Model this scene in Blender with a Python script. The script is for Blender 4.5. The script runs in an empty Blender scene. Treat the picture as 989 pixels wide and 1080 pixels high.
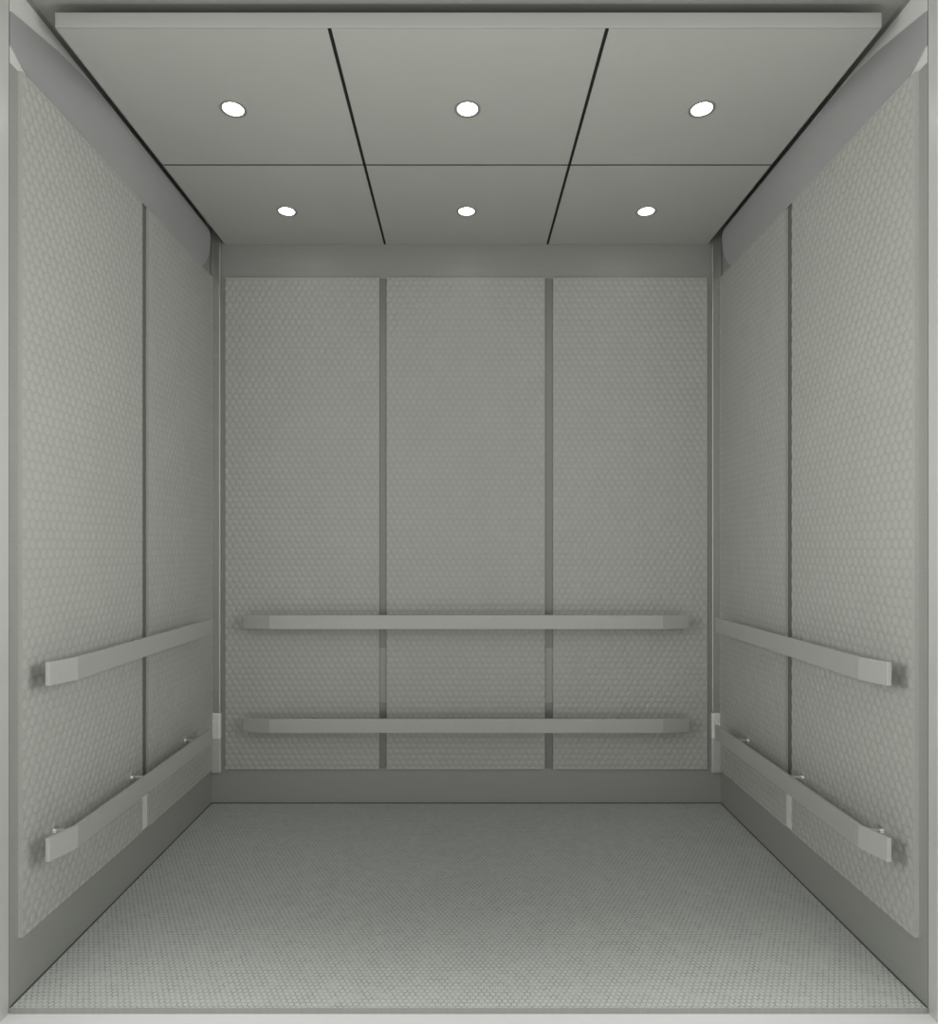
import bpy, bmesh, math, random
from mathutils import Vector, Matrix

sc = bpy.context.scene
C = sc.collection
PI = math.pi
EYE = 1.052
HW = 1.05            # half width of the cab
Y0, Y1 = 1.508, 2.718  # front opening, back wall
CEIL = EYE + 1.251   # underside of the hung ceiling
TOP = EYE + 1.317    # upper ceiling / top of walls

# ------------------------------------------------------------------ materials
def mat(name, col, metallic=0.0, rough=0.5, spec=0.5, noise=0.0, noise_scale=(1, 1, 1), bump=None, tint=None):
    m = bpy.data.materials.new(name); m.use_nodes = True
    nt = m.node_tree; b = nt.nodes['Principled BSDF']
    b.inputs['Base Color'].default_value = (*col, 1)
    b.inputs['Metallic'].default_value = metallic
    b.inputs['Roughness'].default_value = rough
    b.inputs['Specular IOR Level'].default_value = spec
    tc = nt.nodes.new('ShaderNodeTexCoord')
    if noise:
        mp = nt.nodes.new('ShaderNodeMapping'); mp.inputs['Scale'].default_value = noise_scale
        nz = nt.nodes.new('ShaderNodeTexNoise'); nz.inputs['Scale'].default_value = 6; nz.inputs['Detail'].default_value = 3
        rp = nt.nodes.new('ShaderNodeValToRGB')
        lo = tuple(c * (1 - noise) for c in col); hi = tuple(min(1, c * (1 + noise)) for c in col)
        if tint: lo = tuple(a * t for a, t in zip(lo, tint))
        rp.color_ramp.elements[0].position = .3; rp.color_ramp.elements[1].position = .7
        rp.color_ramp.elements[0].color = (*lo, 1); rp.color_ramp.elements[1].color = (*hi, 1)
        nt.links.new(tc.outputs['Object'], mp.inputs['Vector'])
        nt.links.new(mp.outputs['Vector'], nz.inputs['Vector'])
        nt.links.new(nz.outputs['Fac'], rp.inputs['Fac'])
        nt.links.new(rp.outputs['Color'], b.inputs['Base Color'])
    if bump:
        scale, dist, strength, rnd = bump
        vo = nt.nodes.new('ShaderNodeTexVoronoi'); vo.feature = 'DISTANCE_TO_EDGE'
        vo.inputs['Scale'].default_value = scale; vo.inputs['Randomness'].default_value = rnd
        mr = nt.nodes.new('ShaderNodeMapRange'); mr.inputs['From Max'].default_value = .35
        mr.interpolation_type = 'SMOOTHSTEP'
        bp = nt.nodes.new('ShaderNodeBump'); bp.inputs['Distance'].default_value = dist; bp.inputs['Strength'].default_value = strength
        nt.links.new(tc.outputs['Object'], vo.inputs['Vector'])
        nt.links.new(vo.outputs['Distance'], mr.inputs['Value'])
        nt.links.new(mr.outputs['Result'], bp.inputs['Height'])
        nt.links.new(bp.outputs['Normal'], b.inputs['Normal'])
        # the grooves are a darker tone than the pads
        mx = nt.nodes.new('ShaderNodeMix'); mx.data_type = 'RGBA'; mx.blend_type = 'MULTIPLY'; mx.inputs['Factor'].default_value = 1
        g = nt.nodes.new('ShaderNodeValToRGB'); g.color_ramp.elements[0].position = .0; g.color_ramp.elements[1].position = .22
        g.color_ramp.elements[0].color = (.5, .5, .5, 1); g.color_ramp.elements[1].color = (1, 1, 1, 1)
        nt.links.new(vo.outputs['Distance'], g.inputs['Fac'])
        nt.links.new(rp.outputs['Color'], mx.inputs['A']); nt.links.new(g.outputs['Color'], mx.inputs['B'])
        nt.links.new(mx.outputs['Result'], b.inputs['Base Color'])
    return m

M = {}
M['shell'] = mat('satin_steel_shell', (.39, .395, .37), metallic=.3, rough=.55, noise=.02, noise_scale=(1, 1, 30))
M['post'] = mat('polished_post', (.50, .505, .475), metallic=.6, rough=.25, noise=.015, noise_scale=(20, 20, 1))
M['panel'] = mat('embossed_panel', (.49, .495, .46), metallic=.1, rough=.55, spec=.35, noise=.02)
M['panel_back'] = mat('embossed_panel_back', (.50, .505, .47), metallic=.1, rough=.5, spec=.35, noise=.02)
M['panel_groove'] = mat('embossed_panel_groove', (.455, .46, .43), metallic=.1, rough=.55, spec=.35, noise=.02)
M['panel_back_groove'] = mat('embossed_panel_back_groove', (.465, .47, .44), metallic=.1, rough=.5, spec=.35, noise=.02)
M['floor_groove'] = mat('floor_groove', (.37, .38, .36), rough=.6, noise=.25, noise_scale=(9, 9, 9))
M['reflection_strip'] = mat('reflection_grey', (.46, .46, .465), metallic=.3, rough=.4, noise=.01)
M['pale'] = mat('reflection_pale', (.74, .75, .71), metallic=.1, rough=.4, noise=.01)
M['ceil'] = mat('ceiling_panel_paint', (.56, .565, .53), metallic=.25, rough=.45, noise=.012)
M['upper'] = mat('upper_ceiling_steel', (.42, .425, .395), metallic=.2, rough=.6, noise=.02)
M['black'] = mat('black_backing', (.006, .006, .006), rough=.8, noise=.05)
M['rail'] = mat('satin_rail', (.50, .505, .475), metallic=.3, rough=.4, noise=.012, noise_scale=(30, 30, 1))
M['floor'] = mat('pebbled_floor', (.54, .56, .53), rough=.5, spec=.4, noise=.03, noise_scale=(3, 3, 3), tint=(.97, 1.0, .99))
M['jamb'] = mat('entrance_steel', (.70, .70, .675), metallic=.3, rough=.3, noise=.01)
M['sill'] = mat('sill_aluminium', (.72, .72, .72), metallic=0, rough=.4, noise=.01, noise_scale=(1, 30, 30))
M['landing'] = mat('landing_floor', (.7, .7, .69), rough=.5, noise=.02)
M['fascia'] = mat('fascia_paint', (.44, .445, .42), metallic=.2, rough=.45, noise=.01)
M['highlight'] = mat('painted_highlight', (.90, .91, .87), metallic=.25, rough=.3, noise=.06, noise_scale=(40, 40, 8))
M['post_sheen'] = mat('painted_post_sheen', (.66, .67, .64), metallic=.4, rough=.3, noise=.01)
M['corner_shade'] = mat('painted_corner_shade', (.06, .06, .055), rough=.7, noise=.05)
M['edge'] = mat('floor_edge_strip', (.36, .37, .34), rough=.5, noise=.06, noise_scale=(12, 1, 1))
M['gap_shade'] = mat('painted_gap_shade', (.17, .172, .16), metallic=.2, rough=.5, noise=.03)
M['gap_shade_back'] = mat('painted_gap_shade_back', (.27, .275, .255), metallic=.3, rough=.35, noise=.02)
M['ring'] = mat('downlight_ring', (.36, .36, .34), metallic=.5, rough=.4, noise=.02)
M['chrome'] = mat('bracket_chrome', (.9, .9, .9), metallic=1, rough=.08, noise=.01)
em = bpy.data.materials.new('lamp_lens'); em.use_nodes = True
_n = em.node_tree.nodes; _n.remove(_n['Principled BSDF'])
_e = _n.new('ShaderNodeEmission'); _e.inputs['Color'].default_value = (1, .995, .97, 1); _e.inputs['Strength'].default_value = 13
em.node_tree.links.new(_e.outputs[0], _n['Material Output'].inputs[0])
M['lens'] = em

# ------------------------------------------------------------------ helpers
def add_box(bm, x0, x1, y0, y1, z0, z1):
    vs = [bm.verts.new((x, y, z)) for z in (z0, z1) for y in (y0, y1) for x in (x0, x1)]
    for f in ((0, 2, 3, 1), (4, 5, 7, 6), (0, 1, 5, 4), (2, 6, 7, 3), (0, 4, 6, 2), (1, 3, 7, 5)):
        bm.faces.new([vs[i] for i in f])
def to_obj(name, bm, m, parent=None, loc=None, smooth=False, mesh=None):
    if mesh is None:
        bmesh.ops.recalc_face_normals(bm, faces=bm.faces)
        mesh = bpy.data.meshes.new(name); bm.to_mesh(mesh); bm.free()
        mesh.materials.append(m)
        if smooth:
            for p in mesh.polygons: p.use_smooth = True
            mesh.set_sharp_from_angle(angle=math.radians(40))
    o = bpy.data.objects.new(name, mesh); C.objects.link(o)
    if loc: o.location = loc
    if parent: o.parent = parent
    return o
def bevel(o, w, seg=2):
    md = o.modifiers.new('bevel', 'BEVEL'); md.width = w; md.segments = seg; md.limit_method = 'ANGLE'
def struct(name, boxes, m, bev=0):
    bm = bmesh.new()
    for b in boxes: add_box(bm, *b)
    o = to_obj(name, bm, m); o['kind'] = 'structure'
    if bev: bevel(o, bev)
    return o
def tag(o, label, cat, group=None):
    o['kind'] = 'thing'
    o['label'] = label; o['category'] = cat
    if group: o['group'] = group
    return o
def empty(name, loc, rz=0):
    o = bpy.data.objects.new(name, None); C.objects.link(o)
    o.location = loc; o.rotation_euler = (0, 0, rz); o.empty_display_size = .05
    return o

# ------------------------------------------------------------------ the shell
T = .04
struct('wall_left', [(-HW - T, -HW, Y0, Y1 + T, -.013, TOP)], M['shell'])
struct('wall_right', [(HW, HW + T, Y0, Y1 + T, -.013, TOP)], M['shell'])
struct('wall_back', [(-HW, HW, Y1, Y1 + T, -.013, TOP)], M['shell'])
struct('ceiling', [(-HW - T, HW + T, Y0, Y1 + T, TOP, TOP + T)], M['upper'])
# entrance: jambs and header facing the landing
struct('wall_front', [(-2.0, -HW - .0015, Y0 - .03, Y0 - .001, -.013, 2.75), (HW + .0015, 2.0, Y0 - .03, Y0 - .001, -.013, 2.75),
                      (-HW - .0015, HW + .0015, Y0 - .03, Y0 - .001, TOP + .03, 2.75)], M['jamb'])
struct('trim_1', [(-2.0, 2.0, Y0 - .13, Y0, -.05, -.013)], M['sill'])       # the sill
struct('floor_landing', [(-2.5, 2.5, -2.0, Y0 - .13, -.06, -.02)], M['landing'])
struct('trim_4', [(-HW, HW, Y0 - .002, Y0, -.013, -.0004)], M['edge'])   # floor edge
# corner posts
for n, sx in (('trim_2', -1), ('trim_3', 1)):
    a, b = sorted((sx * (HW - .001), sx * (HW - .043)))
    struct(n, [(a, b, Y1 - .016, Y1, .376, TOP)], M['post'], .005)
    struct('trim_%d' % (13 if sx < 0 else 14), [(a, b, Y1 - .016, Y1, .127, .266)], M['post_sheen'], .005)  # lighter section imitates a reflection low on the post
    struct('trim_%d' % (15 if sx < 0 else 16), [(a, b, Y1 - .018, Y1, .266, .376)], M['highlight'], .006)  # bright collar: a highlight on the post put into colour and shape

# blurred reflections on the upper side walls, built as added strips, flush at the entrance and leaning in further back:
# a pale backing strip and a grey band with a rounded far end on it
def reflection_strip(name, sx, rows, lift, m):
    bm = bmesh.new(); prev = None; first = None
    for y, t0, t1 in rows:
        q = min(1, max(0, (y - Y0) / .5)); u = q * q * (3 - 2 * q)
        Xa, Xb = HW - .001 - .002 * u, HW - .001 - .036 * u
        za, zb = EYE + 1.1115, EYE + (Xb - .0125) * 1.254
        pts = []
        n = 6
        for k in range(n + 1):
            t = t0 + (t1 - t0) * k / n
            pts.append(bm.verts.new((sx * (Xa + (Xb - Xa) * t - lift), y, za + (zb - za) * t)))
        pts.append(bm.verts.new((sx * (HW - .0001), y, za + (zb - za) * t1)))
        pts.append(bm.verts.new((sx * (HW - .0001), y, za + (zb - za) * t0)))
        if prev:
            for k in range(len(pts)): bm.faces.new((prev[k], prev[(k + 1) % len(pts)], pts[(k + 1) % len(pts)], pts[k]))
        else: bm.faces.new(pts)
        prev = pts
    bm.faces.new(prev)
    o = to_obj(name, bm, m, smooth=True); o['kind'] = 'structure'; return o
def lerp_tab(tab, y):
    for (a, va), (b, vb) in zip(tab, tab[1:]):
        if y <= b: return va + (vb - va) * (y - a) / (b - a)
    return tab[-1][1]
LO = [(Y0, .20), (1.53, .13), (1.56, .06), (1.60, .0), (3, .0)]
HI = [(Y0, .62), (1.54, .66), (1.60, .74), (1.68, .85), (1.76, .92), (1.86, .965), (2.0, .98), (3, .985)]
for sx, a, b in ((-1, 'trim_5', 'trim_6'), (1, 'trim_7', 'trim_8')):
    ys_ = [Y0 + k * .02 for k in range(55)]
    reflection_strip(a, sx, [(y, 0, 1) for y in ys_ if y < 2.52], 0, M['pale'])
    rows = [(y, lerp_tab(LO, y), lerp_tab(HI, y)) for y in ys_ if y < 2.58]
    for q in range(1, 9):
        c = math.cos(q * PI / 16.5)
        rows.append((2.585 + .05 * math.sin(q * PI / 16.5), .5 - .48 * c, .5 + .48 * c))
    reflection_strip(b, sx, rows, .0025, M['reflection_strip'])

# ------------------------------------------------------------------ embossed panels
def hex_panel(w, h, m='panel', s=.0157, t=.0095, e=.0012):
    """slab in local x (width) and z (height), face toward -y at y=-t, back at y=0; hexagonal embossing"""
    bm = bmesh.new()
    cw = math.sqrt(3) * s; rp = 1.5 * s
    cache = {}
    def V(x, z):
        k = (round(x * 1e5 / 5), round(z * 1e5 / 5))
        if k not in cache: cache[k] = bm.verts.new((x, -t, z))
        return cache[k]
    nr = int(h / rp) + 3; nc = int(w / cw) + 3
    for r in range(-1, nr):
        for c in range(-1, nc):
            cx = -w / 2 + (c + (.5 if r % 2 else 0)) * cw; cz = r * rp
            out = [V(cx + s * math.sin(k * PI / 3), cz + s * math.cos(k * PI / 3)) for k in range(6)]
            inn = [bm.verts.new((cx + .80 * s * math.sin(k * PI / 3), -t - e * .92, cz + .80 * s * math.cos(k * PI / 3))) for k in range(6)]
            mid = bm.verts.new((cx, -t - e, cz))
            for k in range(6):
                j = (k + 1) % 6
                bm.faces.new((out[k], out[j], inn[j], inn[k])).material_index = 1
                bm.faces.new((inn[k], inn[j], mid))
    for co, no in (((-w / 2, 0, 0), (-1, 0, 0)), ((w / 2, 0, 0), (1, 0, 0)), ((0, 0, 0), (0, 0, -1)), ((0, 0, h), (0, 0, 1))):
        g = bm.verts[:] + bm.edges[:] + bm.faces[:]
        bmesh.ops.bisect_plane(bm, geom=g, plane_co=co, plane_no=no, clear_outer=True, dist=1e-5)
    be = [e_ for e_ in bm.edges if e_.is_boundary]
    r = bmesh.ops.extrude_edge_only(bm, edges=be)
    nv = [v for v in r['geom'] if isinstance(v, bmesh.types.BMVert)]
    for v in nv: v.co.y = 0
    for f in r['geom']:
        if isinstance(f, bmesh.types.BMFace): f.material_index = 0
    bmesh.ops.recalc_face_normals(bm, faces=bm.faces)
    me = bpy.data.meshes.new('wall_panel'); bm.to_mesh(me); bm.free()
    me.materials.append(M[m]); me.materials.append(M[m + '_groove'])
    for p in me.polygons: p.use_smooth = True
    me.set_sharp_from_angle(angle=math.radians(50))
    # outward orientation: the face must look toward -y
    if sum(p.normal.y * p.area for p in me.polygons if abs(p.normal.y) > .5) > 0: me.flip_normals()
    return me
fl = to_obj('floor', None, None, loc=(0, Y0, -.0131), mesh=hex_panel(2 * HW, Y1 - Y0, 'floor', s=.0078, t=.0122, e=.0009))
fl.rotation_euler = (-PI / 2, 0, 0); fl['kind'] = 'structure'
PB, PT = .143, 2.163
mw = hex_panel(.650, PT - PB, 'panel_back'); mo = hex_panel(.633, PT - PB, 'panel_back'); ms = hex_panel(.575, PT - PB); mr_ = hex_panel(.550, PT - PB)
def panel(me, x, y, rz, label, group):
    o = to_obj('wall_mounted_cladding', None, None, loc=(x, y, PB), mesh=me); o.rotation_euler = (0, 0, rz)
    return tag(o, label, 'wall panel', group)
gb = 'embossed panels on the back wall'
panel(mo, -.6735, Y1, 0, 'textured grey wall panel on the back wall, left of the middle one', gb)
panel(mw, -.002, Y1, 0, 'textured grey wall panel in the middle of the back wall', gb)
panel(mo, .6735, Y1, 0, 'textured grey wall panel on the back wall, right of the middle one', gb)
ya, yb = 1.536 + .2875, 2.154 + .275
for sx, nm in ((-1, 'left'), (1, 'right')):
    g = f'embossed panels on the {nm} wall'
    panel(ms, sx * HW, ya, -sx * PI / 2, f'textured grey panel on the {nm} side wall, nearest the entrance', g)
    panel(mr_, sx * HW, yb, -sx * PI / 2, f'textured grey panel on the {nm} side wall, farther in beside the back corner', g)

# strips in the panel gaps, with gap shade and reflections put into their colour
for n, x in (('trim_9', -.3448), ('trim_10', .3408)):
    struct(n, [(x - .0165, x + .0165, Y1 - .0015, Y1, PB, .415), (x - .0165, x + .0165, Y1 - .0015, Y1, .64, PT)], M['gap_shade_back'])  # darker grey carries the shade of the gap
    struct('trim_%d' % (17 if x < 0 else 18), [(x - .0165, x + .0165, Y1 - .0015, Y1, .415, .64)], M['shell'])  # lighter length imitates a reflection in the gap
for n, sx in (('trim_11', -1), ('trim_12', 1)):
    a, b = sorted((sx * HW, sx * (HW - .0015)))
    struct(n, [(a, b, 2.1125, 2.1525, .266, PT)], M['gap_shade'])  # dark tone paints in the shade between the side panels
    a, b = sorted((sx * HW, sx * (HW - .006)))
    struct('trim_%d' % (19 if sx < 0 else 20), [(a, b, 2.1125, 2.1525, PB, .266)], M['highlight'])  # glint at the foot of the gap, modelled as a bright insert
# dark strip painting in the corner shade where the floor meets the walls
struct('trim_21', [(-HW, HW, Y1 - .005, Y1, 0, .002), (-HW, -HW + .003, Y0, Y1 - .005, 0, .002), (HW - .003, HW, Y0, Y1 - .005, 0, .002)], M['corner_shade'])

# ------------------------------------------------------------------ hung ceiling
CT = .012
YF, YM, YR = 1.583, 2.153, Y1 - .002
xs = [(-.993, -.3393), (-.3297, .3297), (.3393, .993)]
ysr = [(YF + .004, YM - .004), (YM + .004, YR)]
lx = (-.668, 0, .668); ly = (1.879, 2.45)
def ceiling_panel_mesh(x0, x1, y0, y1, cx, cy, r=.0335):
    bm = bmesh.new()
    ang = [k * 2 * PI / 64 for k in range(64)] + [math.atan2(y - cy, x - cx) % (2 * PI) for x in (x0, x1) for y in (y0, y1)]
    ang = sorted(ang); I = []; O = []
    for a in ang:
        dx, dy = math.cos(a), math.sin(a)
        ts = []
        if dx > 1e-9: ts.append((x1 - cx) / dx)
        if dx < -1e-9: ts.append((x0 - cx) / dx)
        if dy > 1e-9: ts.append((y1 - cy) / dy)
        if dy < -1e-9: ts.append((y0 - cy) / dy)
        t = min(ts)
        I.append(bm.verts.new((cx + r * dx, cy + r * dy, 0))); O.append(bm.verts.new((cx + t * dx, cy + t * dy, 0)))
    n = len(ang)
    fs = [bm.faces.new((I[k], O[k], O[(k + 1) % n], I[(k + 1) % n])) for k in range(n)]
    r_ = bmesh.ops.extrude_face_region(bm, geom=fs)
    for v in r_['geom']:
        if isinstance(v, bmesh.types.BMVert): v.co.z = CT
    return bm
cw_ = ('left', 'middle', 'right'); rw = ('front', 'rear')
for i, (a, b) in enumerate(xs):
    for j, (c, d) in enumerate(ysr):
        bm = ceiling_panel_mesh(a, b, c, d, lx[i], ly[j])
        o = to_obj('ceiling_tray', bm, M['ceil'], loc=(0, 0, CEIL))
        tag(o, f'flat grey ceiling panel, {cw_[i]} one of the {rw[j]} row of three' + (' nearest the entrance' if j == 0 else ' against the back wall'),
            'ceiling panel', 'ceiling panels')
bm = bmesh.new(); add_box(bm, -.993, .993, YF, YF + .004, CEIL, CEIL + .036)
fo = to_obj('ceiling_fascia', bm, M['fascia']); bevel(fo, .0015)
tag(fo, 'long thin grey fascia strip along the front edge of the hung ceiling', 'fascia')
bm = bmesh.new(); add_box(bm, -.9, .9, YF + .03, YR, CEIL + CT + .001, CEIL + CT + .016)
for x in (-.3345, .3345): add_box(bm, x - .0044, x + .0044, YF + .0045, YR, CEIL + .0012, CEIL + CT + .001)
add_box(bm, -.99, .99, YM - .0037, YM + .0037, CEIL + .001, CEIL + CT + .001)
for x in (-.6, .6):
    for y in (1.9, 2.4): add_box(bm, x - .01, x + .01, y - .01, y + .01, CEIL + CT + .016, TOP)
fr = to_obj('ceiling_backing', bm, M['black'])
tag(fr, 'black backing frame showing as dark lines between the ceiling panels', 'ceiling frame')

# ------------------------------------------------------------------ downlights
def lathe(prof, n=48):
    bm = bmesh.new(); rings = []
    for r, z in prof:
        rings.append([bm.verts.new((r * math.cos(k * 2 * PI / n), r * math.sin(k * 2 * PI / n), z)) for k in range(n)])
    for p in range(len(rings) - 1):
        for k in range(n):
            bm.faces.new((rings[p][k], rings[p][(k + 1) % n], rings[p + 1][(k + 1) % n], rings[p + 1][k]))
    return bm
ring_o = lens_o = None
for j in range(2):
    for i in range(3):
        e = empty('downlight', (lx[i], ly[j], CEIL))
        tag(e, f'small round lit downlight in the {cw_[i]} ceiling panel of the {rw[j]} row', 'downlight', 'recessed ceiling downlights')
        if ring_o is None:
            bm = lathe([(.0325, .0105), (.0325, 0.0), (.0375, 0.0), (.0375, -.0008), (.035, -.0014), (.0292, -.0004), (.0286, .004), (.0286, .0105), (.0325, .0105)])
            ring_o = to_obj('trim_ring', bm, M['ring'], parent=e, smooth=True)
            bm = bmesh.new(); bmesh.ops.create_circle(bm, cap_ends=True, radius=.0282, segments=48)
            bmesh.ops.translate(bm, verts=bm.verts, vec=(0, 0, .001))
            r_ = bmesh.ops.extrude_face_region(bm, geom=bm.faces[:])
            for v in r_['geom']:
                if isinstance(v, bmesh.types.BMVert): v.co.z = .0095
            lens_o = to_obj('lens', bm, M['lens'], parent=e)
            lens_o['label'] = 'glowing white lens'
        else:
            for src in (ring_o, lens_o):
                c = src.copy(); C.objects.link(c); c.parent = e

# ------------------------------------------------------------------ handrails (flat bars with bent ends)
def bar_mesh(L, off, bend, drop, bend2, drop2, h=.056, t=.010):
    """local x along the wall, +y toward the wall (wall at y=0), centred; bar face at y=-off"""
    bm = bmesh.new()
    pts = [(-L / 2, -off + drop), (-L / 2 + bend, -off), (L / 2 - bend2, -off), (L / 2, -off + drop2)]
    rings = []
    for (x, y) in pts:
        rings.append([bm.verts.new((x, y + dy, dz)) for dy, dz in ((0, -h / 2), (0, h / 2), (t, h / 2), (t, -h / 2))])
    for a, b in zip(rings, rings[1:]):
        for k in range(4):
            bm.faces.new((a[k], a[(k + 1) % 4], b[(k + 1) % 4], b[k]))
    bm.faces.new(rings[0]); bm.faces.new(rings[-1])
    return bm
def bracket_mesh(off, t=.010, plane=.0):
    """standoff from the bar's back to the wall (or panel face)"""
    bm = bmesh.new()
    L = off - t - plane
    n = 24
    for (r0, y0, y1) in ((.006, -off + t, -plane - .004), (.013, -plane - .004, -plane)):
        A = [bm.verts.new((r0 * math.cos(k * 2 * PI / n), y0, r0 * math.sin(k * 2 * PI / n))) for k in range(n)]
        B = [bm.verts.new((r0 * math.cos(k * 2 * PI / n), y1, r0 * math.sin(k * 2 * PI / n))) for k in range(n)]
        for k in range(n): bm.faces.new((A[k], A[(k + 1) % n], B[(k + 1) % n], B[k]))
        bm.faces.new(A); bm.faces.new(B)
    return bm
PF = .0102   # front plane of the panels from the wall
def handrail(loc, rz, L, brx, label, group, off=.09, bend=.11, drop=.018, bend2=.11, drop2=.018):
    e = empty('handrail', loc, rz); tag(e, label, 'handrail', group)
    b = to_obj('rail_bar', bar_mesh(L, off, bend, drop, bend2, drop2), M['rail'], parent=e); bevel(b, .001)
    for x in brx:
        k = to_obj('bracket', bracket_mesh(off, plane=PF), M['chrome'], parent=e, loc=(x, 0, 0), smooth=True)
        k['label'] = 'small shiny bracket post behind the bar'
    return e
ZU, ZL = EYE - .268 - .028, EYE - .682 - .028
for z, nm in ((ZU, 'upper'), (ZL, 'lower')):
    handrail((0, Y1, z), 0, 1.79, (-.62, 0, .62), f'flat grey metal handrail across the back wall, {nm} of the two', f'{nm} handrails')
    for sx, side in ((-1, 'left'), (1, 'right')):
        ys, ye = 1.548, (2.487 if sx < 0 else 2.545)
        yc = (ys + ye) / 2
        br = [(y - yc) for y in (1.655, 2.04, 2.43)]
        # local +y points to the wall: for the left wall rotate +90, for the right -90
        sgn = 1 if sx < 0 else -1
        handrail((sx * HW, yc, z), -sx * PI / 2, ye - ys, [sgn * b for b in br],
                 f'flat grey metal handrail along the {side} side wall, {nm} of the two', f'{nm} handrails',
                 **(dict(bend=.074, drop=.024, bend2=.05, drop2=0) if sx < 0 else dict(bend2=.074, drop2=.024, bend=.05, drop=0)))

# ------------------------------------------------------------------ light
w = bpy.data.worlds.new('lobby_light'); sc.world = w; w.use_nodes = True
nt = w.node_tree; bg = nt.nodes['Background']
tc = nt.nodes.new('ShaderNodeTexCoord'); sp = nt.nodes.new('ShaderNodeSeparateXYZ'); rp = nt.nodes.new('ShaderNodeValToRGB')
mr = nt.nodes.new('ShaderNodeMapRange'); mr.inputs['From Min'].default_value = -1; mr.inputs['From Max'].default_value = 1
nt.links.new(tc.outputs['Generated'], sp.inputs[0]); nt.links.new(sp.outputs['Z'], mr.inputs['Value'])
nt.links.new(mr.outputs['Result'], rp.inputs['Fac']); nt.links.new(rp.outputs['Color'], bg.inputs['Color'])
cr = rp.color_ramp
cr.elements[0].position = .35; cr.elements[0].color = (.95, .95, .93, 1)
cr.elements[1].position = .65; cr.elements[1].color = (.8, .805, .78, 1)
bg.inputs['Strength'].default_value = .92

for sx in (-1, 1):  # added fill lights for the side walls, no real fixtures
    L = bpy.data.lights.new('side_fill', 'AREA'); L.shape = 'DISK'; L.size = .9; L.energy = 4.4; L.spread = math.radians(90); L.color = (1, .995, .97)
    lo = bpy.data.objects.new('side_fill', L); C.objects.link(lo)
    lo.location = (sx * 1.0, .95, 1.3)
    lo.rotation_euler = (Vector((-sx * 1.05, 1.5, 1.25)) - lo.location).to_track_quat('-Z', 'Y').to_euler()

L = bpy.data.lights.new('ceiling_fill', 'AREA'); L.shape = 'RECTANGLE'; L.size = 1.4; L.size_y = .3; L.energy = 3.5; L.spread = math.radians(80); L.color = (1, .995, .97)  # added unseen fill to brighten the front of the ceiling
lo = bpy.data.objects.new('ceiling_fill', L); C.objects.link(lo)
lo.location = (0, .8, .15)
lo.rotation_euler = (Vector((0, 1.35, CEIL)) - lo.location).to_track_quat('-Z', 'Y').to_euler()

L = bpy.data.lights.new('sill_fill', 'AREA'); L.shape = 'RECTANGLE'; L.size = 2.2; L.size_y = .4; L.energy = 4.2; L.spread = math.radians(30); L.color = (1, .995, .97)  # added unseen fill from above to brighten the sill and jamb feet
lo = bpy.data.objects.new('sill_fill', L); C.objects.link(lo)
lo.location = (0, .85, 2.7)
lo.rotation_euler = (Vector((0, 1.1, -.013)) - lo.location).to_track_quat('-Z', 'Y').to_euler()

# ------------------------------------------------------------------ camera
cam = bpy.data.cameras.new('camera'); co = bpy.data.objects.new('camera', cam); C.objects.link(co)
co.location = (-.012, 0, EYE); co.rotation_euler = (PI / 2, 0, 0)
cam.sensor_fit = 'HORIZONTAL'; cam.sensor_width = 36; cam.lens = 695 / 989 * 36
cam.shift_x = 6 / 989; cam.shift_y = 38 / 989
cam.clip_start = .01
sc.camera = co
sc.view_settings.view_transform = 'Standard'
sc.view_settings.look = 'None'
sc.cycles.use_denoising = True
sc.cycles.max_bounces = 12; sc.cycles.diffuse_bounces = 1; sc.cycles.glossy_bounces = 8
